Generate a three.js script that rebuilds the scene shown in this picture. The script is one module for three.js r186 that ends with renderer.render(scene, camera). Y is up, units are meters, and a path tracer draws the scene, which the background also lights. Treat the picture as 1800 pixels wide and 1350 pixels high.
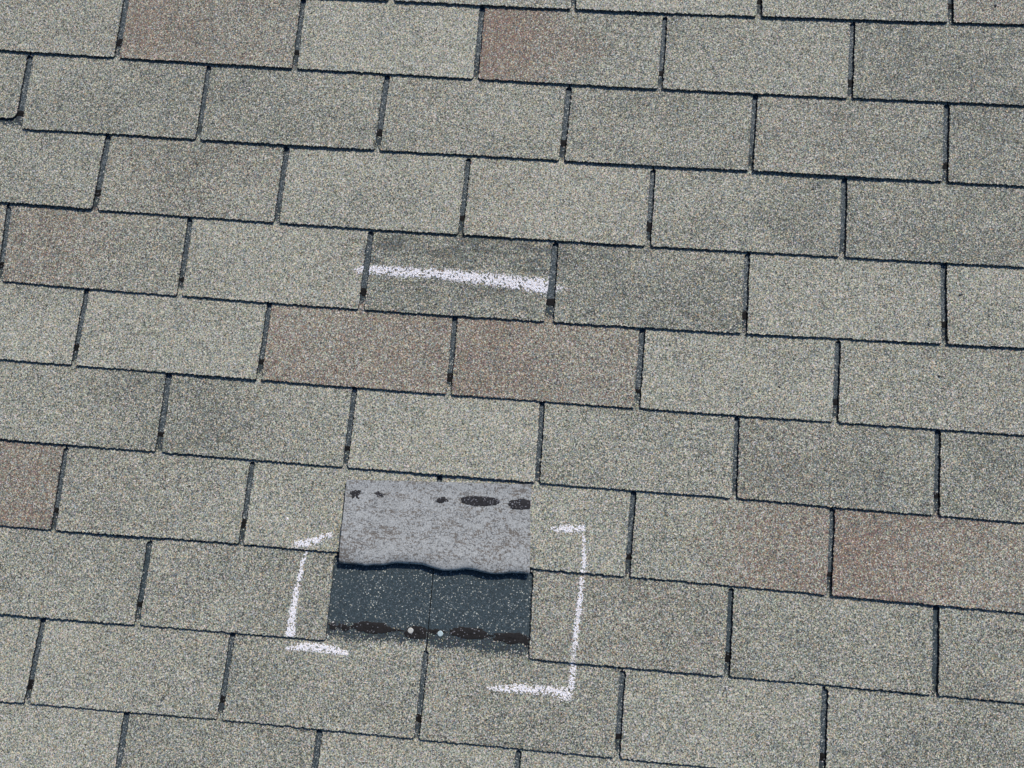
import * as THREE from 'three';
import { Sky } from 'three/addons/objects/Sky.js';
import { mergeGeometries } from 'three/addons/utils/BufferGeometryUtils.js';

// ---------------------------------------------------------------- camera, sky, sun, exposure
const scene = new THREE.Scene();
const SLOPE = 22 * Math.PI / 180;                       // pitch of the roof
const BASE = new THREE.Vector3(0, 3.6, 0);              // the roof's reference point above the ground
const TILT = new THREE.Matrix4().makeRotationX(SLOPE - Math.PI / 2);   // roof axes: x along the courses, y up the slope, z out of the roof
const toWorld = (s, t, h = 0) => new THREE.Vector3(s, t, h).applyMatrix4(TILT).add(BASE);
const dirWorld = (s, t, h) => new THREE.Vector3(s, t, h).applyMatrix4(TILT).normalize();

const camera = new THREE.PerspectiveCamera(53.13, 1024 / 768, 0.05, 3000);
{
  const X = dirWorld(0.99631566, 0.07582223, -0.04007614);
  const Y = dirWorld(-0.07141811, 0.9922402, 0.10177834);
  const Z = dirWorld(0.04748222, -0.09854119, 0.99399953);
  camera.position.copy(toWorld(0.91596817, -0.75516954, 1.21034983));
  camera.quaternion.setFromRotationMatrix(new THREE.Matrix4().makeBasis(X, Y, Z));
}
const SUN_EL = 38 * Math.PI / 180, SUN_AZ = 24 * Math.PI / 180;        // against the roof: height above it, and turn from straight up the slope to the right
const sunDir = dirWorld(Math.sin(SUN_AZ) * Math.cos(SUN_EL), Math.cos(SUN_AZ) * Math.cos(SUN_EL), Math.sin(SUN_EL));
const sky = new Sky();
sky.name = 'sky';
sky.scale.setScalar(2000);
sky.material.uniforms.sunPosition.value.copy(sunDir);
sky.material.uniforms.turbidity.value = 8;
sky.material.uniforms.rayleigh.value = 0.85;
sky.material.uniforms.mieCoefficient.value = 0.005;
sky.userData.kind = 'structure';
scene.add(sky);
scene.environmentIntensity = 0.115;
const sun = new THREE.DirectionalLight(new THREE.Color(1, 0.93, 0.81), 4.05);
sun.position.copy(toWorld(0.85, -0.65)).addScaledVector(sunDir, 20);
sun.target.position.copy(toWorld(0.85, -0.65));
sun.castShadow = true; sun.shadow.radius = 2.5;
sun.shadow.mapSize.set(4096, 4096);
sun.shadow.camera.left = -2.5; sun.shadow.camera.right = 2.5; sun.shadow.camera.top = 2.5; sun.shadow.camera.bottom = -2.5;
sun.shadow.camera.near = 1; sun.shadow.camera.far = 40; sun.shadow.bias = -0.0001;
scene.add(sun, sun.target);
const renderer = new THREE.WebGLRenderer({ antialias: true });
renderer.setSize(1024, 768);
renderer.toneMapping = THREE.LinearToneMapping;
renderer.toneMappingExposure = 0.975;
renderer.shadowMap.enabled = true;
renderer.shadowMap.type = THREE.PCFSoftShadowMap;

// ---------------------------------------------------------------- helpers
function rng(seed) { let a = seed >>> 0; return () => { a = (a + 0x6D2B79F5) | 0; let t = Math.imul(a ^ (a >>> 15), 1 | a); t = (t + Math.imul(t ^ (t >>> 7), 61 | t)) ^ t; return ((t ^ (t >>> 14)) >>> 0) / 4294967296; }; }
function hash(x, y, s = 0) { let h = Math.imul(x | 0, 374761393) + Math.imul(y | 0, 668265263) + Math.imul(s | 0, 2147483647 ^ 0x5bd1e995) | 0; h = Math.imul(h ^ (h >>> 13), 1274126177); h = Math.imul(h ^ (h >>> 16), 0x45d9f3b); return ((h ^ (h >>> 15)) >>> 0) / 4294967296; }
function noise(x, y, s = 0) {                            // value noise, 0..1
  const xi = Math.floor(x), yi = Math.floor(y), fx = x - xi, fy = y - yi, u = fx * fx * (3 - 2 * fx), v = fy * fy * (3 - 2 * fy);
  const a = hash(xi, yi, s), b = hash(xi + 1, yi, s), c = hash(xi, yi + 1, s), d = hash(xi + 1, yi + 1, s);
  return a + (b - a) * u + (c - a) * v + (a - b - c + d) * u * v;
}
const fbm = (x, y, s) => 0.5 * noise(x, y, s) + 0.3 * noise(2.1 * x, 2.1 * y, s + 7) + 0.2 * noise(4.3 * x, 4.3 * y, s + 13);
const smooth = (a, b, x) => { const t = Math.min(1, Math.max(0, (x - a) / (b - a))); return t * t * (3 - 2 * t); };
const toSRGB = (v) => 255 * (v <= 0.0031308 ? 12.92 * v : 1.055 * Math.pow(v, 1 / 2.4) - 0.055);
const used = {};
const numbered = (n) => { const k = used[n] = (used[n] ?? -1) + 1; return k ? `${n}_${String(k).padStart(3, '0')}` : n; };
function tag(o, label, category, group) { o.userData.label = label; o.userData.category = category; if (group) o.userData.group = group; return o; }
function thing(name, s, t, h, label, category, group) {  // a group lying in the roof's plane, its z axis out of the roof
  const g = new THREE.Group(); g.name = numbered(name); g.position.copy(toWorld(s, t, h)); g.quaternion.setFromRotationMatrix(TILT);
  scene.add(g); return tag(g, label, category, group);
}
function part(name, geo, mat, parent) { const m = new THREE.Mesh(geo, mat); m.name = name; m.castShadow = m.receiveShadow = true; parent.add(m); return m; }
function tex(data, w, h, srgb) { const t = new THREE.DataTexture(data, w, h, THREE.RGBAFormat); if (srgb) t.colorSpace = THREE.SRGBColorSpace; t.magFilter = THREE.LinearFilter; t.minFilter = THREE.LinearMipmapLinearFilter; t.generateMipmaps = true; t.wrapS = t.wrapT = THREE.RepeatWrapping; t.anisotropy = 8; t.needsUpdate = true; return t; }
function meshGeo(pos, uv, idx) { const g = new THREE.BufferGeometry(); g.setAttribute('position', new THREE.Float32BufferAttribute(pos, 3)); g.setAttribute('uv', new THREE.Float32BufferAttribute(uv, 2)); g.setIndex(idx); g.computeVertexNormals(); return g; }

// ---------------------------------------------------------------- the roof's layout, in metres on the roof
const W = 0.3048, E = 0.13167, DROP = 0.0035, THICK = 0.0026, OVER = 0.03;   // tab width, exposure, step from course to course, shingle thickness, part hidden under the course above
const LINE = [[-1.6, 8.8, 11.1], [-1.4, 1.7, 8.1], [-0.7, 0.7, 2.6], [-3.1, 2, 8.2], [-4.3, 6.9, 12.9], [-0.7, -0.4, 3.5], [3.1, -3.3, -0.3], [3.1, -4.3, -6.9], [-0.4, -0.5, -4.2], [-1.8, -5, -6.9], [-2, -4, -4]];
function rowLine(r, s) {                                 // where the lower edge of a course runs
  const c = LINE[Math.min(10, Math.max(0, r))], x = Math.max(-1.2, Math.min(0.9, s - 1));
  return -r * E + (c[0] + c[1] * x + c[2] * x * x) / 1000 + (noise(s * 5, r * 3.7, 91) - 0.5) * 0.002;
}
// how far each slot between two tabs lies from its ideal place, in mm: foot, head (slots 0 to 5 of every course)
const SLOT = {
  0: [[1, 3], [1, 3], [1, 3], [1.8, 3], [2.6, 3], [5.9, 5]],
  1: [[0, 2], [-0.3, 2], [1, 2.4], [2, 2.4], [0.7, 2.3], [1.7, 3.4]],
  2: [[-0.2, -1], [3.3, 5.7], [1.9, 6], [2, 5.5], [0.5, 3.4], [3, 4.5]],
  3: [[-1, 1], [-3.2, 1.4], [-0.7, 1.9], [-1.7, 0.7], [-3.4, -2.3], [-1.4, -0.7]],
  4: [[3.8, -1], [4.3, 5.3], [1.2, 4], [2.5, 1.3], [2.7, 2.6], [7, 4.3]],
  5: [[-4, -1], [-5.1, -0.6], [-2.1, 0.9], [1, 0.7], [-5.1, -3.4], [-4.1, -2.8]],
  6: [[0, 1], [1, 2], [-0.8, 1.5], [-1.1, -1.8], [-1.2, -1.5], [0.5, 1]],
  7: [[-2, -1], [-2.3, -0.8], [-1.9, 1], [-3, -2.3], [-4.7, -2.5], [-4.7, -2.7]],
  8: [[-1, 1], [-0.2, 2.7], [-1, 0], [1.8, -1.3], [0.9, 2], [3.5, 4.7]],
  9: [[-5, 0], [-6.9, -0.4], [-5.4, -0.5], [-3.5, -0.6], [-3.6, -2.8], [-5, -3.7]],
  10: [[-3, 0], [-4, -0.5], [-5, -1], [-3, 0.5], [-3, 0], [-3, 0]],
};
const odd = (r) => ((r % 2) + 2) % 2;
function slotAt(r, k) {                                  // the slot left of tab k: right side at foot and head, width
  const rand = hash(k, r, 5), o = SLOT[r]?.[k] ?? [(rand - 0.5) * 5, (hash(k, r, 6) - 0.5) * 5 + 2];
  const base = k * W - (odd(r) ? W / 2 : 0);
  let w = 0.0087 + (hash(k, r, 8) - 0.5) * 0.002, w2 = w;
  if (r === 2 && k === 0) { w = 0.0125; w2 = 0.0105; }
  if (r === 4 && k === 3) { w = 0.0145; w2 = 0.0095; }
  return { foot: base + o[0] / 1000, head: base + o[1] / 1000, w, w2, cut: E - 0.0012 - 0.005 * Math.pow(hash(k, r, 9), 3) };
}
const strip = (r) => ({ 2: 0, 4: 0, 9: 0, 8: 2, 3: 1, 5: 2, 7: 1, 6: 1, 0: 1, 1: 0, 10: 1 })[r] ?? 0;    // which slots are also joints between two three-tab strips
const isJoint = (r, k) => (((k - strip(r)) % 3) + 3) % 3 === 0;
const FOLD = { r: 8, k: 2 };                             // the tab that is folded back
function surface(s, t) {                                 // height of the roof's skin at a point, and its course
  for (let r = -3; r < 14; r++) if (t >= rowLine(r, s)) {
    if (r === 8 && s > 0.602 && s < 0.9145) return { r: 9, h: -DROP * (t - rowLine(9, s)) / E };
    return { r, h: -DROP * (t - rowLine(r, s)) / E };
  }
  return { r: 14, h: 0 };
}

// ---------------------------------------------------------------- granule skins: one patch of a sheet for every tab in view
const PX = 0.000615, SW = 512, SH = 341, NS = 2048;      // metres per texel, patch size, sheet size
// value and brown share (left, right) of each tab in view, and its value at the right if that differs, by course, from tab -1 to tab 5
const TONE = {
  0: [[0, 0, 0], [0, 0, 0], [0, 0, 0], [0.05, 0, 0], [0.1, 0, 0], [-0.05, 0, 0], [-0.15, 0.28, 0.2]],
  1: [[0, 0, 0], [0.1, 0.05, 0.05], [0, 0.7, 0.2, -0.05], [0.2, 0, 0], [-0.1, 1.0, -0.3], [-0.1, 0, 0, -0.2], [-0.3, 0, 0]],
  2: [[-0.1, 0, 0], [0, 0, 0, -0.15], [-0.1, 0, 0], [-0.05, 0.05, 0], [-0.15, 0.05, 0], [-0.15, 0.1, 0], [-0.35, 0, 0]],
  3: [[0, 0, 0], [0, 0, 0], [-0.15, 0.1, 0.1, 0], [0.2, 0, 0], [0.2, 0.08, 0.05], [0.05, 0, 0, -0.2], [-0.2, 0, 0]],
  4: [[0, 0.3, 0.3], [0, 0.42, 0.05, 0.05], [0.2, 0, 0.05], [-0.16, 0, 0], [-0.38, 0, 0, -0.3], [0.15, 0, 0], [0.05, 0, 0]],
  5: [[0.15, 0, 0], [0.2, 0, 0], [0.2, 0, 0], [0.1, 0.55, 0.6, 0], [-0.1, 0.8, 0.4, 0], [0.2, 0, 0], [-0.05, 0, 0.05, -0.15]],
  6: [[0, 0, 0], [0.1, 0, 0, -0.16], [-0.2, 0, 0, 0.1], [0.2, 0, 0], [0, 0, 0], [-0.08, 0.1, 0, -0.2], [-0.2, 0, 0]],
  7: [[0, 0, 0], [-0.05, 0.8, 0.6], [0.05, 0.08, 0, 0.2], [0.25, 0, 0], [0.2, 0, 0], [0.1, 0, 0.6, -0.1], [-0.1, 0.75, 0.4]],
  8: [[0, 0, 0], [-0.05, 0, 0], [0.05, 0.05, 0, -0.05], [0, 0, 0], [-0.1, 0.12, 0.1], [-0.1, 0, 0, -0.2], [-0.15, 0.05, 0]],
  9: [[0.2, 0, 0], [0.2, 0, 0], [0.25, 0, 0, 0.15], [-0.05, 0, 0], [-0.15, 0.05, 0], [0.1, 0, 0, 0.15], [0, 0, 0, -0.15]],
  10: [[0.2, 0, 0], [0.25, 0, 0], [-0.1, 0, 0], [0.1, 0.05, 0], [0.05, 0, 0], [0.1, 0, 0], [0, 0, 0]],
};
// linear reflectances of the granules
const STONE = { cream: [0.66, 0.6, 0.465], light: [0.392, 0.374, 0.294], mid: [0.214, 0.213, 0.16], blue: [0.17, 0.195, 0.197], dark: [0.082, 0.083, 0.07], black: [0.03, 0.031, 0.03], tan: [0.42, 0.3, 0.19], brown: [0.228, 0.149, 0.111], maroon: [0.168, 0.092, 0.078] };
function pickStone(p, v, b, head) {                      // head: share of the dark granules of the covered zone
  if (head > 0 && hash(p * 1e7, 3, 17) < head) { const q = hash(p * 1e7, 4, 18); return q < 0.05 ? STONE.cream : q < 0.11 ? STONE.mid : q < 0.35 ? STONE.black : [0.04, 0.055, 0.061]; }
  if (b > 0 && hash(p * 1e7, 1, 11) < b * 0.64) { const q = hash(p * 1e7, 2, 12); return q < 0.54 ? STONE.brown : q < 0.76 ? STONE.maroon : q < 0.92 ? STONE.tan : STONE.dark; }
  const L = 1 + v * 0.9, D = 1 - v * 0.9;
  const w = [16 * L, 27 * L, 25, 9, 14 * D, 5 * D, 5], n = w.reduce((a, c) => a + c);
  let x = p * n, i = 0; while (i < 6 && x > w[i]) { x -= w[i]; i++; }
  return [STONE.cream, STONE.light, STONE.mid, STONE.blue, STONE.dark, STONE.black, STONE.tan][i];
}
const sheets = [];
function newSheet() { const s = { c: new Uint8Array(NS * NS * 4), b: new Uint8Array(NS * NS * 4), n: 0 }; for (let i = 3; i < s.c.length; i += 4) s.c[i] = s.b[i] = 255; sheets.push(s); return s; }
const CELL = 2.1;                                        // texels per granule
function paint(r, k) {
  let sh = sheets[sheets.length - 1]; if (!sh || sh.n === 24) sh = newSheet();
  const x0 = (sh.n % 4) * SW, y0 = Math.floor(sh.n / 4) * SH; sh.n++;
  const [vl, bl, br, vr = vl] = TONE[r]?.[k + 1] ?? [hash(k, r, 30) * 0.3 - 0.1, 0, 0], seed = (r + 5) * 31 + k * 7 + 100;
  const slotX = slotAt(r, k).foot, rowT = rowLine(r, slotX);
  const nx = Math.ceil(SW / CELL) + 2, ny = Math.ceil(SH / CELL) + 2, cx = new Float32Array(nx * ny), cy = new Float32Array(nx * ny), col = new Float32Array(nx * ny * 3), ht = new Float32Array(nx * ny);
  for (let j = 0; j < ny; j++) for (let i = 0; i < nx; i++) {
    const q = j * nx + i; cx[q] = (i - 0.5 + hash(i, j, seed) * 0.95) * CELL; cy[q] = (j - 0.5 + hash(i, j, seed + 1) * 0.95) * CELL;
    const u = cx[q] / SW, y = cy[q] * PX, m = cx[q] * PX;
    let v = (vl + (vr - vl) * smooth(0.15, 0.85, u + 0.5 * (noise(m * 12, y * 16, seed + 9) - 0.5))) * 1.45 + (fbm(m * 5 + r, y * 7 + k, seed + 12) - 0.5) * 0.7 + (fbm(m * 14, y * 20, seed) - 0.5) * 0.55 + (noise(m * 60, y * 130, seed + 2) - 0.5) * 0.35;
    if (r === 4 && k === 2) v -= 0.65 * smooth(0.38, 0.75, fbm(m * 26, y * 80, 44)) * (0.3 + 0.7 * smooth(0.02, 0.11, y));      // worn, darkened bands of the marked tab
    if (r === 4 && k === 1) v -= 0.9 * smooth(0.72, 0.8, noise(m * 40, y * 110, 45)) * smooth(0.06, 0.1, y) * smooth(0.2, 0.26, m);
    let b = Math.max(0, bl + (br - bl) * smooth(0.05, 0.85, u + 0.35 * (noise(m * 10, y * 14, seed + 10) - 0.5))) * (0.82 + 0.75 * (fbm(m * 9, y * 14, seed + 4) - 0.35));
    v += 0.5 * (fbm((slotX + m) * 2.6, (rowT + y) * 2.6, 900) - 0.5);                     // drift that runs on across tabs and courses
    if (r === 5 && k === 3) v += 0.7 * smooth(0.012, 0.003, Math.hypot((m - 0.026 - (y - 0.112) * 0.5) * 2, y - 0.112));   // pale scuff
    const head = smooth(E + 0.004, E + 0.017, y + (noise(m * 70, y * 70, seed + 6) - 0.5) * 0.008);
    const c = pickStone(hash(i, j, seed + 3), v, b, head), g = 0.82 + 0.36 * hash(i, j, seed + 5), tr = 1 + 0.34 * (hash(i, j, seed + 21) - 0.5), tb = 1 + 0.46 * (hash(i, j, seed + 22) - 0.5);
    col[q * 3] = toSRGB(Math.min(0.9, c[0] * g * tr)); col[q * 3 + 1] = toSRGB(Math.min(0.9, c[1] * g)); col[q * 3 + 2] = toSRGB(Math.min(0.9, c[2] * g * tb)); ht[q] = 0.45 + 0.55 * hash(i, j, seed + 8);
  }
  for (let y = 0; y < SH; y++) for (let x = 0; x < SW; x++) {
    const i0 = Math.floor(x / CELL), j0 = Math.floor(y / CELL); let d1 = 1e9, d2 = 1e9, best = 0;
    for (let j = Math.max(0, j0 - 1); j <= Math.min(ny - 1, j0 + 2); j++) for (let i = Math.max(0, i0 - 1); i <= Math.min(nx - 1, i0 + 2); i++) {
      const q = j * nx + i, d = (cx[q] - x) ** 2 + (cy[q] - y) ** 2; if (d < d1) { d2 = d1; d1 = d; best = q; } else if (d < d2) d2 = d;
    }
    const o = ((y0 + y) * NS + x0 + x) * 4, edge = Math.min(1, (Math.sqrt(d2) - Math.sqrt(d1)) / 1.3);
    sh.c[o] = col[best * 3]; sh.c[o + 1] = col[best * 3 + 1]; sh.c[o + 2] = col[best * 3 + 2];
    sh.b[o] = sh.b[o + 1] = sh.b[o + 2] = 255 * ht[best] * (0.25 + 0.75 * edge);
  }
  return { sheet: sheets.length - 1, x0, y0 };
}
const patches = {}, inView = (r, k) => r >= 0 && r <= 10 && k >= -1 && k <= 5 && !(odd(r) && k === -1) && !(k === -1 && r > 5);
const order = [];
for (let r = 0; r <= 10; r++) for (let k = -1; k <= 5; k++) if (inView(r, k)) { patches[r + ':' + k] = paint(r, k); order.push(patches[r + ':' + k]); }
const asphalt = new THREE.MeshStandardMaterial({ color: new THREE.Color(0.022, 0.023, 0.025), roughness: 0.85 });
const skins = sheets.map((s) => new THREE.MeshStandardMaterial({ map: tex(s.c, NS, NS, true), bumpMap: tex(s.b, NS, NS), bumpScale: 0.0007, roughness: 0.9 }));

// dark granules with a few pale ones, for the part of a shingle that the next course covers
function darkSkin(worn, seed) {
  const n = 1024, c = new Uint8Array(n * n * 4), b = new Uint8Array(n * n * 4), C = 2.1, m = Math.floor(n / C), cw = n / m;
  for (let y = 0; y < n; y++) for (let x = 0; x < n; x++) {
    const i0 = Math.floor(x / cw), j0 = Math.floor(y / cw); let d1 = 1e9, d2 = 1e9, bi = 0, bj = 0;
    for (let j = j0 - 1; j <= j0 + 1; j++) for (let i = i0 - 1; i <= i0 + 1; i++) {
      const wi = (i + m) % m, wj = (j + m) % m, d = ((i + hash(wi, wj, seed)) * cw - x) ** 2 + ((j + hash(wi, wj, seed + 1)) * cw - y) ** 2; if (d < d1) { d2 = d1; d1 = d; bi = wi; bj = wj; } else if (d < d2) d2 = d;
    }
    const q = hash(bi, bj, seed + 2), g = 0.6 + 0.9 * hash(bi, bj, 64), clump = noise(bi / 9, bj / 9, 66), pale = 0.02 + 0.02 * worn + 0.05 * clump * clump;
    const w = 0.35 + 0.8 * hash(bi, bj, 67), k = q < pale ? [0.66 * w, 0.63 * w, 0.52 * w] : q < pale + 0.07 + worn * 0.16 ? [0.15 * g, 0.163 * g, 0.165 * g] : [(0.034 + worn * 0.006) * g, (0.05 + worn * 0.004) * g, (0.056 + worn * 0.003) * g], o = (y * n + x) * 4;
    for (let a = 0; a < 3; a++) c[o + a] = toSRGB(k[a]); c[o + 3] = 255;
    b[o] = b[o + 1] = b[o + 2] = 255 * (0.4 + 0.6 * hash(bi, bj, 65)) * (0.3 + 0.7 * Math.min(1, (Math.sqrt(d2) - Math.sqrt(d1)) / 1.3)); b[o + 3] = 255;
  }
  return new THREE.MeshStandardMaterial({ map: tex(c, n, n, true), bumpMap: tex(b, n, n), bumpScale: 0.0005, roughness: 0.8 });
}
const DARK = darkSkin(0, 61), DARKWORN = darkSkin(1, 261);   // kept covered; weathered in the slots
// the back of a shingle: pale mineral dust, worn off in fine squiggles
function backSkin() {
  const n = 1024, c = new Uint8Array(n * n * 4), b = new Uint8Array(n * n * 4);
  for (let y = 0; y < n; y++) for (let x = 0; x < n; x++) {
    const X = x * 0.45, Y = y * 0.45;                    // millimetres
    const scuff = smooth(5, 1.5, Math.abs((X - 252) * 0.894 + (Y - 122) * 0.447)) * smooth(76, 84, Y) * smooth(128, 120, Y) * noise(X / 3, Y / 7, 79);   // a rubbed streak
    const wear = fbm(X / 40, Y / 14, 71) * 0.55 + noise(X / 7, Y / 2.6, 72) * 0.45 + 0.3 * scuff, edge = smooth(70, 0, X) * 0.07 + smooth(190, 280, Y) * 0.05;
    const wx = X + 1.6 * noise(X / 2.5, Y / 2.5, 77), wy = Y + 1.6 * noise(X / 2.5, Y / 2.5, 78);
    const line = Math.abs(noise(wx / 3.1, wy / 2.3, 73) - 0.5) * 1.5 + 0.5 * noise(X / 1.0, Y / 0.9, 74);
    const bare = smooth(0.5, 0.2, line - (wear - 0.47 + edge) * 0.85) * (0.6 + 0.4 * hash(x >> 1, y >> 1, 75));
    const brown = smooth(0.5, 0.66, wear + edge), p = [0.385, 0.38, 0.358], d = [0.085 + 0.045 * brown, 0.083 + 0.022 * brown, 0.082], g = 0.66 + 0.68 * noise(X / 1.1, Y / 1.1, 76), o = (y * n + x) * 4;
    for (let a = 0; a < 3; a++) c[o + a] = toSRGB((p[a] + (d[a] - p[a]) * bare) * g); c[o + 3] = 255;
    b[o] = b[o + 1] = b[o + 2] = 120 + 90 * (1 - bare) * g * 0.8; b[o + 3] = 255;
  }
  return new THREE.MeshStandardMaterial({ map: tex(c, n, n, true), bumpMap: tex(b, n, n), bumpScale: 0.0003, roughness: 0.95 });
}
const BACK = backSkin();
function tar(base, flecks, seed) {                       // sealant with grit stuck to it
  const n = 256, c = new Uint8Array(n * n * 4);
  for (let y = 0; y < n; y++) for (let x = 0; x < n; x++) { const o = (y * n + x) * 4, f = hash(x >> 1, y >> 1, seed) < flecks * (0.3 + 1.6 * noise(x / 24, y / 24, seed + 1)), g = 0.75 + 0.5 * noise(x / 3, y / 3, seed + 2); for (let a = 0; a < 3; a++) c[o + a] = toSRGB(f ? [0.16, 0.155, 0.16][a] * (0.5 + g) : base[a] * g); c[o + 3] = 255; }
  return new THREE.MeshPhysicalMaterial({ map: tex(c, n, n, true), roughness: 0.8, specularIntensity: 0.3 });
}
const TAR = tar([0.012, 0.011, 0.0105], 0.01, 301), TARDULL = tar([0.022, 0.0198, 0.019], 0.03, 311), TARBACK = tar([0.032, 0.03, 0.031], 0.07, 321);

// ---------------------------------------------------------------- the roof: deck, headlaps, tabs, sealant
const roof = thing('roof', 0, 0, 0, 'weathered grey three-tab asphalt shingle roof slope with a few brownish tabs', 'roof');
roof.userData.kind = 'structure';
{
  const s0 = -0.85, s1 = 2.55, t0 = -1.7, t1 = 0.5, g = new THREE.BoxGeometry(s1 - s0, t1 - t0, 0.018); g.translate((s0 + s1) / 2, (t0 + t1) / 2, -0.028);
  part('roof_deck', g, new THREE.MeshStandardMaterial({ color: new THREE.Color(0.3, 0.22, 0.14), roughness: 0.9 }), roof);
}
const jig = (x, y, s) => (hash(Math.round(x * 1e5), Math.round(y * 1e5), s) - 0.5);
function tabShape(r, k) {                                // outline of a tab about its reference point
  const L = slotAt(r, k), R = slotAt(r, k + 1), ref = L.foot, yr = rowLine(r, ref + W / 2), P = [];
  const jL = isJoint(r, k) ? 0.0007 : 0, jR = isJoint(r, k + 1) ? 0.0007 : 0;
  const cl = L.head - L.w2 / 2 + jL - ref, cr = R.head - R.w2 / 2 - jR - ref, xr0 = R.foot - R.w - ref, xr1 = R.head - R.w2 - ref, xl1 = L.head - ref, top = E + OVER, st = 0.0018;
  const yb = (x) => rowLine(r, ref + x) - yr, q = (a) => (hash(Math.round(a * 1e5), r * 50 + k, 77) - 0.5);
  const corner = 0.0012 + 0.002 * hash(k, r, 40), odd2 = (r === 2 && k === -1);
  const up = odd2 ? 0.0165 : 0;                          // the short tab at the left edge
  for (let x = corner; x < xr0 - (odd2 ? 0.014 : corner); x += st) P.push([x, yb(x) + up + q(x) * 0.0021 + (noise(x * 120, r * 9 + k, 78) - 0.5) * 0.0009]);
  const rc = odd2 ? 0.012 : corner; for (let a = 1; a < 4; a++) { const f = a / 4 * Math.PI / 2; P.push([xr0 - rc + rc * Math.sin(f), yb(xr0) + up + rc - rc * Math.cos(f)]); }
  const side = (xa, xb, y0, y1, s) => { const o = []; for (let y = y0; y < y1; y += st) { const f = y / E; o.push([xa + (xb - xa) * f + q(y * 1.7 + s) * 0.0017 + (noise(y * 130, k * 5 + r + s, 79) - 0.5) * 0.0009, y]); } return o; };
  const rad = 0.0032;
  P.push(...side(xr0, xr1, yb(xr0) + up + rc, R.cut - rad, 3));
  for (let a = 0; a <= 4; a++) { const f = a / 4 * Math.PI / 2; P.push([xr1 + rad - rad * Math.cos(f), R.cut - rad + rad * Math.sin(f)]); }
  P.push([cr, R.cut + 0.0002], [cr, top], [cl, top], [cl, L.cut + 0.0002]);
  for (let a = 4; a >= 0; a--) { const f = a / 4 * Math.PI / 2; P.push([xl1 - rad + rad * Math.cos(f), L.cut - rad + rad * Math.sin(f)]); }
  P.push(...side(0, xl1, yb(0) + corner, L.cut - rad, 9).reverse());
  return { P, ref, yr, cl, cr };
}
function tabMesh(r, k) {
  const { P, ref, yr } = tabShape(r, k), patch = patches[r + ':' + k] ?? order[Math.floor(hash(k, r, 50) * order.length)];
  const g = new THREE.ExtrudeGeometry(new THREE.Shape(P.map((p) => new THREE.Vector2(p[0], p[1]))), { depth: THICK - 0.0006, bevelEnabled: true, bevelSegments: 1, bevelSize: 0.0004, bevelThickness: 0.0003, bevelOffset: -0.0004, curveSegments: 1 });
  const p = g.attributes.position, uv = g.attributes.uv, curl = 0.0004 + 0.0026 * hash(k, r, 53) ** 2;
  for (let i = 0; i < p.count; i++) {
    const x = p.getX(i), y = p.getY(i), lift = Math.max(0, 1 - y / 0.06) * (noise((ref + x) * 8, r * 5, 54) - 0.3) * curl;
    p.setZ(i, p.getZ(i) - THICK + 0.0003 - DROP * y / E + lift);
    uv.setXY(i, (patch.x0 + (x + 0.006) / PX) / NS, (patch.y0 + 1.5 + Math.max(0, y + 0.004) / PX) / NS);
  }
  g.computeVertexNormals();
  const m = part('shingle', g, [skins[patch.sheet], asphalt], roof); m.position.set(ref, yr, 0);
  const [, bl, br] = TONE[r]?.[k + 1] ?? [0, 0, 0];
  if (inView(r, k) && Math.max(bl, br) >= 0.5) m.userData.label = bl - br > 0.3 ? 'brownish shingle tab turning grey to one side' : 'brownish shingle tab';
  if (r === 4 && k === 2) m.userData.label = 'darker worn grey shingle tab crossed by the chalk line';
  return m;
}
const ROWS = [-3, 13], COLS = [-3, 8], tabs = {};
for (let r = ROWS[0]; r <= ROWS[1]; r++) for (let k = COLS[0]; k <= COLS[1]; k++) {
  if (r === FOLD.r && k === FOLD.k) continue;
  tabs[r + ':' + k] = tabMesh(r, k);
}
// headlaps: the upper half of each three-tab strip, seen through the slots and under the folded tab
for (let r = ROWS[0]; r <= ROWS[1]; r++) {
  let a = COLS[0];
  for (let k = COLS[0] + 1; k <= COLS[1] + 1; k++) if (isJoint(r, k) || k === COLS[1] + 1) {
    const A = slotAt(r, a), B = slotAt(r, k), xa = A.head - A.w2 / 2 + 0.0007, xb = B.head - B.w2 / 2 - 0.0007, n = 12, pos = [], uv = [], idx = [];
    const y0 = E + OVER, y1 = 2 * E + 0.02, mid = (xa + xb) / 2;
    if (r === FOLD.r && FOLD.k >= a && FOLD.k < k) { /* the torn strip keeps its headlap under the course above */ }
    for (const [lo, z] of [[0, 0], [1, -THICK]]) for (let i = 0; i <= n; i++) for (const y of [y0, y1]) {
      const x = xa + (xb - xa) * i / n, ref = a; void ref;
      const base = rowLine(r, x); pos.push(x, base + y, z - DROP * y / E); uv.push((x + r * 0.137) / 0.63, (base + y + r * 0.211) / 0.63); void lo;
    }
    const N = (n + 1) * 2;
    for (let i = 0; i < n; i++) { const q = i * 2; idx.push(q, q + 2, q + 1, q + 1, q + 2, q + 3, N + q, N + q + 1, N + q + 2, N + q + 1, N + q + 3, N + q + 2, q, N + q, q + 2, q + 2, N + q, N + q + 2, q + 1, q + 3, N + q + 1, q + 3, N + q + 3, N + q + 1); }
    idx.push(0, 1, N, 1, N + 1, N, 2 * n, N + 2 * n, 2 * n + 1, 2 * n + 1, N + 2 * n, N + 2 * n + 1);
    const g = meshGeo(pos, uv, idx).toNonIndexed(); g.computeVertexNormals(); void mid;
    part('shingle_headlap', g, r === 9 ? DARK : DARKWORN, roof); a = k;
  }
}
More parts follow.
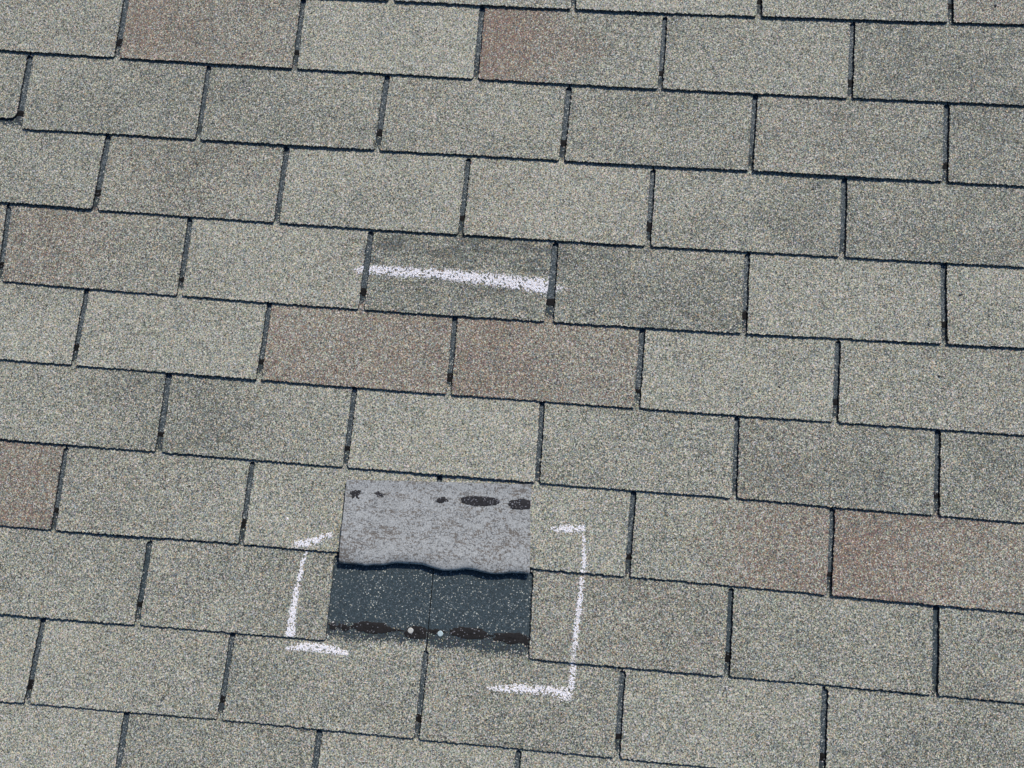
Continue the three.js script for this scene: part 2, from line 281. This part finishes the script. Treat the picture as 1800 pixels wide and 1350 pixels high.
// a low lump of sealant: rings about its middle, ragged at the rim; place() puts a point of it on what carries it
function lump(cx, cy, rx, ry, thick, seed, place, rag = 0.25, clipX = 1e9, clipN = -1e9) {
  const n = 56, pos = [], uv = [], idx = [], rings = [0, 0.55, 0.88, 1.0, 1.02], hs = [1, 0.95, 0.75, 0.15, -0.6];
  for (let j = 0; j < rings.length; j++) for (let i = 0; i < n; i++) {
    const a = i / n * Math.PI * 2, wob = 1 + rag * (noise(Math.cos(a) * 2 + 9, Math.sin(a) * 2 + seed, seed) - 0.5) * 1.6 + rag * 0.5 * (hash(i, seed, 3) - 0.5) + 0.09 * (hash(i, seed, 4) - 0.5) + rag * 0.7 * (noise(Math.cos(a) * 7 + 9, Math.sin(a) * 7 + seed, seed + 2) - 0.5);
    const x = Math.max(clipN, Math.min(clipX, cx + rx * rings[j] * wob * Math.cos(a))), y = cy + ry * rings[j] * wob * Math.sin(a), v = place(x, y, thick * hs[j] * (0.85 + 0.3 * hash(i, j, seed)));
    pos.push(v.x, v.y, v.z); uv.push(x * 6, y * 6);
  }
  for (let j = 0; j < rings.length - 1; j++) for (let i = 0; i < n; i++) { const a = j * n + i, b = j * n + (i + 1) % n, c = a + n, d = b + n; if (j) idx.push(a, c, b, b, c, d); else idx.push(a, c, d); }
  return meshGeo(pos, uv, idx);
}
const onCourse = (r, m) => (s, t, up) => new THREE.Vector3(s - m.position.x, t - m.position.y, up - DROP * (t - rowLine(r, s)) / E);
for (let r = 0; r <= 9; r++) for (let k = 0; k <= 5; k++) {
  if (r === 8 && (k === 2 || k === 3)) continue;
  const S = slotAt(r, k), c = S.foot - S.w / 2, q = hash(k, r, 80); if (q < 0.12) continue;
  const low = tabs[(r + 1) + ':' + (odd(r) ? k - 1 : k)]; if (!low) continue;
  const s = c + (hash(k, r, 81) - 0.5) * 0.03, ry = 0.004 + 0.004 * hash(k, r, 82);
  part('sealant_dab', lump(s, rowLine(r, s) + 0.0295 + (q - 0.5) * 0.006, 0.024, ry, 0.0006, r * 9 + k, onCourse(r + 1, low), 0.35), TAR, low);
}
{ // the row of sealant dabs laid bare by the folded tab, on the course below it
  const left = tabs['9:2'], right = tabs['9:3'];
  const D = [[0.6085, -1.0322, 0.006, 0.005, left, 0.6, 1], [0.6265, -1.0325, 0.012, 0.0035, left, 0.7, 2], [0.669, -1.0297, 0.0315, 0.0088, left, 0.2, 3], [0.7415, -1.0312, 0.0205, 0.0094, left, 0.2, 4, 0.7556], [0.709, -1.0298, 0.008, 0.0014, left, 0.8, 8],
    [0.769, -1.0268, 0.012, 0.0038, right, 0.6, 5, 1e9, 0.7573], [0.8205, -1.0256, 0.0315, 0.0086, right, 0.22, 6], [0.8855, -1.0267, 0.0275, 0.0086, right, 0.25, 7], [0.855, -1.0258, 0.005, 0.0014, right, 0.8, 9], [0.909, -1.0275, 0.0055, 0.0065, right, 0.6, 10]];
  for (const [s, t, rx, ry, m, rag, seed, cx, cn] of D) part('sealant_dab', lump(s, t, rx, ry, 0.0007, seed, onCourse(9, m), rag, cx, cn), TARDULL, m);
}

// ---------------------------------------------------------------- the tab folded back over the course above
{
  const s0 = 0.6085, t0 = rowLine(7, 0.757), g0 = thing('folded_shingle', 0.757, t0, 0, 'grey shingle tab folded back up, its pale mottled underside showing above the dark gap', 'shingle');
  const U = 64, V = 46, L = 0.757;
  // section through the fold: distance up the slope from the edge of the course above (share of the flap) and height
  const sec = new THREE.CatmullRomCurve3([[0.006, -0.0062], [-0.002, -0.006], [-0.008, -0.0046], [-0.0117, -0.002], [-0.0116, 0.0018], [-0.007, 0.0043], [0.002, 0.0053], [0.014, 0.0049], [0.034, 0.0034], [0.066, 0.0018], [0.1, 0.0002], [0.1245, -0.0008]].map(([t, h]) => new THREE.Vector3(0, t, h)), false, 'centripetal');
  const pts = sec.getSpacedPoints(V);
  const hem = (u) => smooth(0, 0.012, u) * smooth(1, 0.988, u);
  function outer(u, v) {                                 // the underside, now facing up
    const f = v * V, i = Math.min(V - 1, Math.floor(f)), p = pts[i].clone().lerp(pts[i + 1], f - i);
    const far = smooth(0.1, 1, v), near = smooth(0.06, 0.16, v) * smooth(0.5, 0.2, v);
    const xl = 0.6105 - 0.0005 * far, xr = 0.9075 - 0.0065 * far, s = xl + (xr - xl) * u;
    const wave = (noise(u * 8.5 + 3.3, 6.2, 83) - 0.5) * 0.0075 + (noise(u * 21, 1.7, 84) - 0.5) * 0.0026;
    let t = p.y + (0.0026 - 0.0052 * (1 - u)) * smooth(0.02, 0.12, v) * (1 - far) + wave * near * 1.4 + (u - 0.5) * 0.0148 * far - 0.0042 * far;
    let h = p.z + near * ((noise(u * 6, 7.7, 85) - 0.5) * 0.0026) + 0.0012 * (noise(u * 3, v * 4, 86) - 0.5) * smooth(0.2, 0.5, v) + 0.0038 * smooth(0.16, 0, u) * smooth(0.15, 0.4, v) + 0.0008 * smooth(0.9, 1, v);
    if (v > 0.985) { t += (noise(u * 60, 1, 87) - 0.5) * 0.0008; }
    const sx = s + (u < 0.02 || u > 0.98 ? (noise(v * 70, u * 9, 88) - 0.5) * 0.001 : 0);
    return new THREE.Vector3(sx - L, t, h);
  }
  function normal(u, v) { const e = 0.004, a = outer(Math.min(1, u + e), v).sub(outer(Math.max(0, u - e), v)), b = outer(u, Math.min(0.98, v + e)).sub(outer(u, Math.max(0, Math.min(0.98, v) - e))); return a.cross(b).normalize(); }
  const inner = (u, v) => outer(u, v).addScaledVector(normal(u, v), -THICK * (0.55 + 0.45 * smooth(0.12, 0.3, v)));
  const sheet = (fn, flip, sc) => { const pos = [], uv = [], idx = []; for (let j = 0; j <= V; j++) for (let i = 0; i <= U; i++) { const p = fn(i / U, j / V); pos.push(p.x, p.y, p.z); uv.push(sc * i / U * 0.3 / 0.46, sc * j / V * 0.165 / 0.46); } for (let j = 0; j < V; j++) for (let i = 0; i < U; i++) { const a = j * (U + 1) + i, b = a + 1, c = a + U + 1, d = c + 1; if (flip) idx.push(a, c, b, b, c, d); else idx.push(a, b, c, b, d, c); } return meshGeo(pos, uv, idx); };
  const rim = () => { const loop = []; for (let j = 0; j <= V; j++) loop.push([0, j / V]); for (let i = 1; i <= U; i++) loop.push([i / U, 1]); for (let j = V - 1; j >= 0; j--) loop.push([1, j / V]); const pos = [], uv = [], idx = []; loop.forEach(([u, v], i) => { const a = outer(u, v), b = inner(u, v); pos.push(a.x, a.y, a.z, b.x, b.y, b.z); uv.push(i * 0.1, 0, i * 0.1, 1); if (i) { const q = i * 2; idx.push(q - 2, q - 1, q, q, q - 1, q + 1); } }); return meshGeo(pos, uv, idx); };
  part('shingle_back', sheet(outer, false, 1), BACK, g0);
  part('granule_face', sheet(inner, true, 1), DARK, g0);
  part('cut_edge', rim(), asphalt, g0);
  void s0; void hem;
  const v0 = (t) => { let lo = 0.2, hi = 1; for (let i = 0; i < 30; i++) { const m = (lo + hi) / 2; if (outer(0.5, m).y < t) lo = m; else hi = m; } return lo; };
  const place = (x, y, up) => { const u = Math.min(1, Math.max(0, (x - 0.61) / 0.291)), v = Math.min(0.999, v0(y)); return outer(u, v).addScaledVector(normal(u, v), up); };
  const D = [[0.626, 0.097, 0.0085, 0.0055, 0.75, 21], [0.6645, 0.098, 0.0075, 0.0038, 0.9, 22], [0.7625, 0.093, 0.0105, 0.0052, 0.42, 29], [0.8205, 0.0925, 0.029, 0.0086, 0.16, 24], [0.887, 0.0895, 0.0235, 0.0084, 0.16, 25]];
  for (const [s, t, rx, ry, rag, seed] of D) part('sealant_dab', lump(s, t, rx, ry, 0.00045, seed, place, rag, 0.9005), TARBACK, g0);
}

// ---------------------------------------------------------------- nails
function nail(s, t, col, label, seed) {
  const g = thing('roofing_nail', s, t, -DROP * (t - rowLine(9, s)) / E, label, 'nail', 'nail heads in the dark gap');
  const head = new THREE.LatheGeometry([[0, 0.0013], [0.0022, 0.00135], [0.0036, 0.0013], [0.0041, 0.0011], [0.0043, 0.0008], [0.004, 0.0004], [0, 0.0004]].map(([x, y]) => new THREE.Vector2(x, y)), 28); head.rotateX(Math.PI / 2);
  const p = head.attributes.position; for (let i = 0; i < p.count; i++) { const a = Math.atan2(p.getY(i), p.getX(i)), f = 1 + 0.06 * Math.sin(2 * a + seed); p.setX(i, p.getX(i) * f); p.setY(i, p.getY(i) * (2 - f)); } head.computeVertexNormals();
  const shank = new THREE.CylinderGeometry(0.0015, 0.0012, 0.02, 10); shank.rotateX(Math.PI / 2); shank.translate(0, 0, -0.0095);
  const m = new THREE.MeshStandardMaterial({ color: col, roughness: 0.55, metalness: 0.15 });
  part('nail_head', head, m, g); part('nail_shank', shank, m, g); g.rotateX(0.06 * Math.sin(seed * 3)); g.rotateY(0.08 * Math.cos(seed * 5));
}
nail(0.7304, -1.0285, new THREE.Color(0.6, 0.57, 0.5), 'round cream nail head set in a dark sealant dab by the seam', 1);
nail(0.7768, -1.0292, new THREE.Color(0.52, 0.61, 0.6), 'round pale bluish nail head just off the sealant dab, across the seam', 2);

// ---------------------------------------------------------------- chalk marks: crumbs of chalk caught on the granules
const CHALK = new THREE.MeshStandardMaterial({ color: new THREE.Color(0.94, 0.89, 0.88), roughness: 1 });
function slotHere(s, t) { const { r } = surface(s, t); for (let k = -1; k < 8; k++) { const S = slotAt(r, k), f = (t - rowLine(r, s)) / E, x = S.foot + (S.head - S.foot) * f, w = S.w + (S.w2 - S.w) * f; if (s < x + 0.0002 && s > x - w - 0.0002) return !(r === 9 && f > 1); } return false; }
function crumbs(path, origin, dens, seed, shadowGap = 0.0065) {
  const R = rng(seed), pos = [], uv = [], idx = [];
  for (let i = 0; i + 1 < path.length; i++) {
    const [s0, t0, w0, d0 = 1] = path[i], [s1, t1, w1, d1 = 1] = path[i + 1], len = Math.hypot(s1 - s0, t1 - t0), nx = -(t1 - t0) / len, ny = (s1 - s0) / len, count = Math.round(len * (w0 + w1) / 2 * 1e6 * dens * 1.7);
    for (let q = 0; q < count; q++) {
      const f = R(), w = w0 + (w1 - w0) * f, dn = d0 + (d1 - d0) * f; let a = (R() + R() + R() - 1.5) / 1.5 * 0.95; a = Math.sign(a) * Math.pow(Math.abs(a), 0.8);
      const s = s0 + (s1 - s0) * f + nx * a * w * 0.72, t = t0 + (t1 - t0) * f + ny * a * w * 0.72;
      if (R() > dn * (0.45 + 0.9 * noise(s * 420, t * 420, 95))) continue;
      if (noise(s * 480, t * 480, 96) < 0.27 + 0.36 * Math.abs(a) - 0.1 * (dn - 1)) continue;                // chalk skips the hollows between granules
      if (slotHere(s, t)) continue;
      const { r, h } = surface(s, t); const above = rowLine(r - 1, s) - t; if (above < shadowGap && above > 0 && r !== 9) continue;
      const rad = 0.0003 + 0.0006 * R() * R(), n = 6, z = h + 0.00025 + 0.0003 * R(), tx = (R() - 0.5) * 0.4, ty = (R() - 0.5) * 0.4, b = pos.length / 3, ph = R() * 6.28;
      pos.push(s - origin[0], t - origin[1], z + 0.0002); uv.push(0, 0);
      for (let k = 0; k < n; k++) { const A = ph + k / n * 6.283, rr = rad * (0.65 + 0.7 * R()), x = Math.cos(A) * rr, y = Math.sin(A) * rr; pos.push(s + x - origin[0], t + y - origin[1], z + x * tx + y * ty); uv.push(x, y); }
      for (let k = 0; k < n; k++) { const A = ph + k / n * 6.283; pos.push(s + Math.cos(A) * rad * 0.8 - origin[0], t + Math.sin(A) * rad * 0.8 - origin[1], z - 0.0007); uv.push(0, 0); }
      for (let k = 0; k < n; k++) { const c = b + 1 + k, d = b + 1 + (k + 1) % n; idx.push(b, c, d, c, c + n, d, d, c + n, d + n); }
    }
  }
  return meshGeo(pos, uv, idx);
}
{
  const g = thing('chalk_line', 0.77, -0.467, 0, 'white chalk line drawn across the darker tab above the folded shingle', 'chalk mark');
  part('chalk_stroke', crumbs([[0.588, -0.4685, 0.007, 0.5], [0.604, -0.4655, 0.014, 0.9], [0.625, -0.465, 0.0175], [0.66, -0.4655, 0.0165, 0.9], [0.716, -0.4647, 0.0175, 0.95], [0.7717, -0.4667, 0.0195, 1.1], [0.818, -0.4692, 0.021, 1.1], [0.8641, -0.4718, 0.022, 1.15], [0.9045, -0.4742, 0.025, 1.35]], [0.77, -0.467], 2.4, 11), CHALK, g);
  part('chalk_stroke', crumbs([[0.916, -0.4742, 0.015, 0.75], [0.927, -0.4752, 0.009, 0.5], [0.942, -0.4763, 0.004, 0.3]], [0.77, -0.467], 1.2, 12), CHALK, g);
  const b = thing('chalk_bracket', 0.56, -0.98, 0, 'short white chalk bracket with a slanting top stroke, beside the folded shingle', 'chalk mark');
  part('chalk_stroke', crumbs([[0.5945, -0.892, 0.006, 0.8], [0.582, -0.8965, 0.01], [0.567, -0.9045, 0.012], [0.551, -0.9095, 0.013, 0.9], [0.537, -0.9125, 0.012, 0.5]], [0.56, -0.98], 2.2, 13, 0), CHALK, b);
  part('chalk_stroke', crumbs([[0.5565, -0.9195, 0.005, 0.9], [0.5525, -0.934, 0.0065], [0.5471, -0.9753, 0.0085], [0.5445, -1.0103, 0.0105], [0.5438, -1.053, 0.016, 0.9]], [0.56, -0.98], 2.3, 14, 0.0025), CHALK, b);
  part('chalk_stroke', crumbs([[0.5384, -1.0705, 0.008, 0.6], [0.555, -1.068, 0.011, 0.8], [0.5762, -1.0665, 0.013], [0.6027, -1.067, 0.0135, 1.1], [0.6215, -1.0685, 0.012, 0.9], [0.6375, -1.0705, 0.008, 0.5]], [0.56, -0.98], 2.3, 15, 0), CHALK, b);
  const c = thing('chalk_bracket', 0.98, -0.98, 0, 'tall white chalk bracket with a long foot, beside the folded shingle', 'chalk mark');
  part('chalk_stroke', crumbs([[0.9355, -0.857, 0.006, 0.5], [0.948, -0.8555, 0.0115], [0.965, -0.854, 0.0125, 1.1], [0.9885, -0.8515, 0.009, 0.9]], [0.98, -0.98], 2.3, 16), CHALK, c);
  part('chalk_stroke', crumbs([[0.9862, -0.8545, 0.004, 0.5], [0.9884, -0.8828, 0.0065, 0.9], [0.9898, -0.905, 0.0085, 1.1], [0.9888, -0.935, 0.0075, 0.8], [0.9878, -0.9562, 0.008], [0.9858, -0.9905, 0.009], [0.9846, -1.0246, 0.0095], [0.984, -1.0543, 0.0115], [0.984, -1.071, 0.01, 0.8], [0.983, -1.094, 0.0105, 0.8]], [0.98, -0.98], 2.2, 17), CHALK, c);
  part('chalk_stroke', crumbs([[0.855, -1.104, 0.004, 0.5], [0.872, -1.1025, 0.009, 0.8], [0.893, -1.101, 0.0135], [0.92, -1.0998, 0.0145, 0.9], [0.9585, -1.099, 0.0155, 0.85], [0.972, -1.1, 0.0215, 0.85], [0.985, -1.1035, 0.017, 0.6]], [0.98, -0.98], 2.2, 18), CHALK, c);
  const d = thing('chalk_crumb', 0.521, -0.8745, surface(0.521, -0.8745).h, 'small white chalk crumb above the short bracket', 'chalk crumb');
  part('crumb', crumbs([[0.5195, -0.8745, 0.005], [0.5225, -0.8745, 0.005]], [0.521, -0.8745], 3, 19), CHALK, d); d.position.copy(toWorld(0.521, -0.8745, 0));
}

// ---------------------------------------------------------------- bits of debris
function chip(s, t, rx, ry, turn, col, label, seed) {
  const g = thing('debris_chip', s, t, surface(s, t).h, label, 'debris'), geo = new THREE.IcosahedronGeometry(1, 2), p = geo.attributes.position;
  for (let i = 0; i < p.count; i++) { const x = p.getX(i), y = p.getY(i), z = p.getZ(i), f = 0.75 + 0.5 * noise(x * 1.7 + seed, y * 1.7 + z, seed); p.setXYZ(i, x * rx * f, y * ry * f, (z * 0.5 + 0.35) * Math.min(rx, ry) * f); }
  geo.rotateZ(turn); geo.computeVertexNormals(); part('chip', geo, new THREE.MeshStandardMaterial({ color: col, roughness: 0.9 }), g);
}
const BLACK = new THREE.Color(0.02, 0.021, 0.024);
chip(1.5506, -0.4443, 0.0034, 0.0013, 0.35, BLACK, 'dark flake on a pale tab, level with the chalk line', 1);
chip(1.5201, -0.5751, 0.0019, 0.0018, 0, BLACK, 'small black speck on the tab one course below the dark flake', 2);
chip(1.2757, -0.6096, 0.0022, 0.001, -0.8, BLACK, 'tiny dark sliver on the pale tab beside the two brown tabs', 3);
chip(1.5962, 0.038, 0.002, 0.0019, 0, BLACK, 'black speck on the brownish tab in the top corner', 4);
chip(1.3164, -0.2872, 0.0028, 0.0009, 0.2, BLACK, 'thin dark sliver close below a course edge, on an upper tab', 5);
chip(0.7157, -0.7953, 0.0042, 0.0009, -0.6, new THREE.Color(0.55, 0.5, 0.42), 'pale curled splinter just above the folded shingle', 6);

scene.traverse((o) => { if (o.isMesh && o !== sky) { o.castShadow = true; o.receiveShadow = true; } });
void mergeGeometries;
renderer.render(scene, camera);
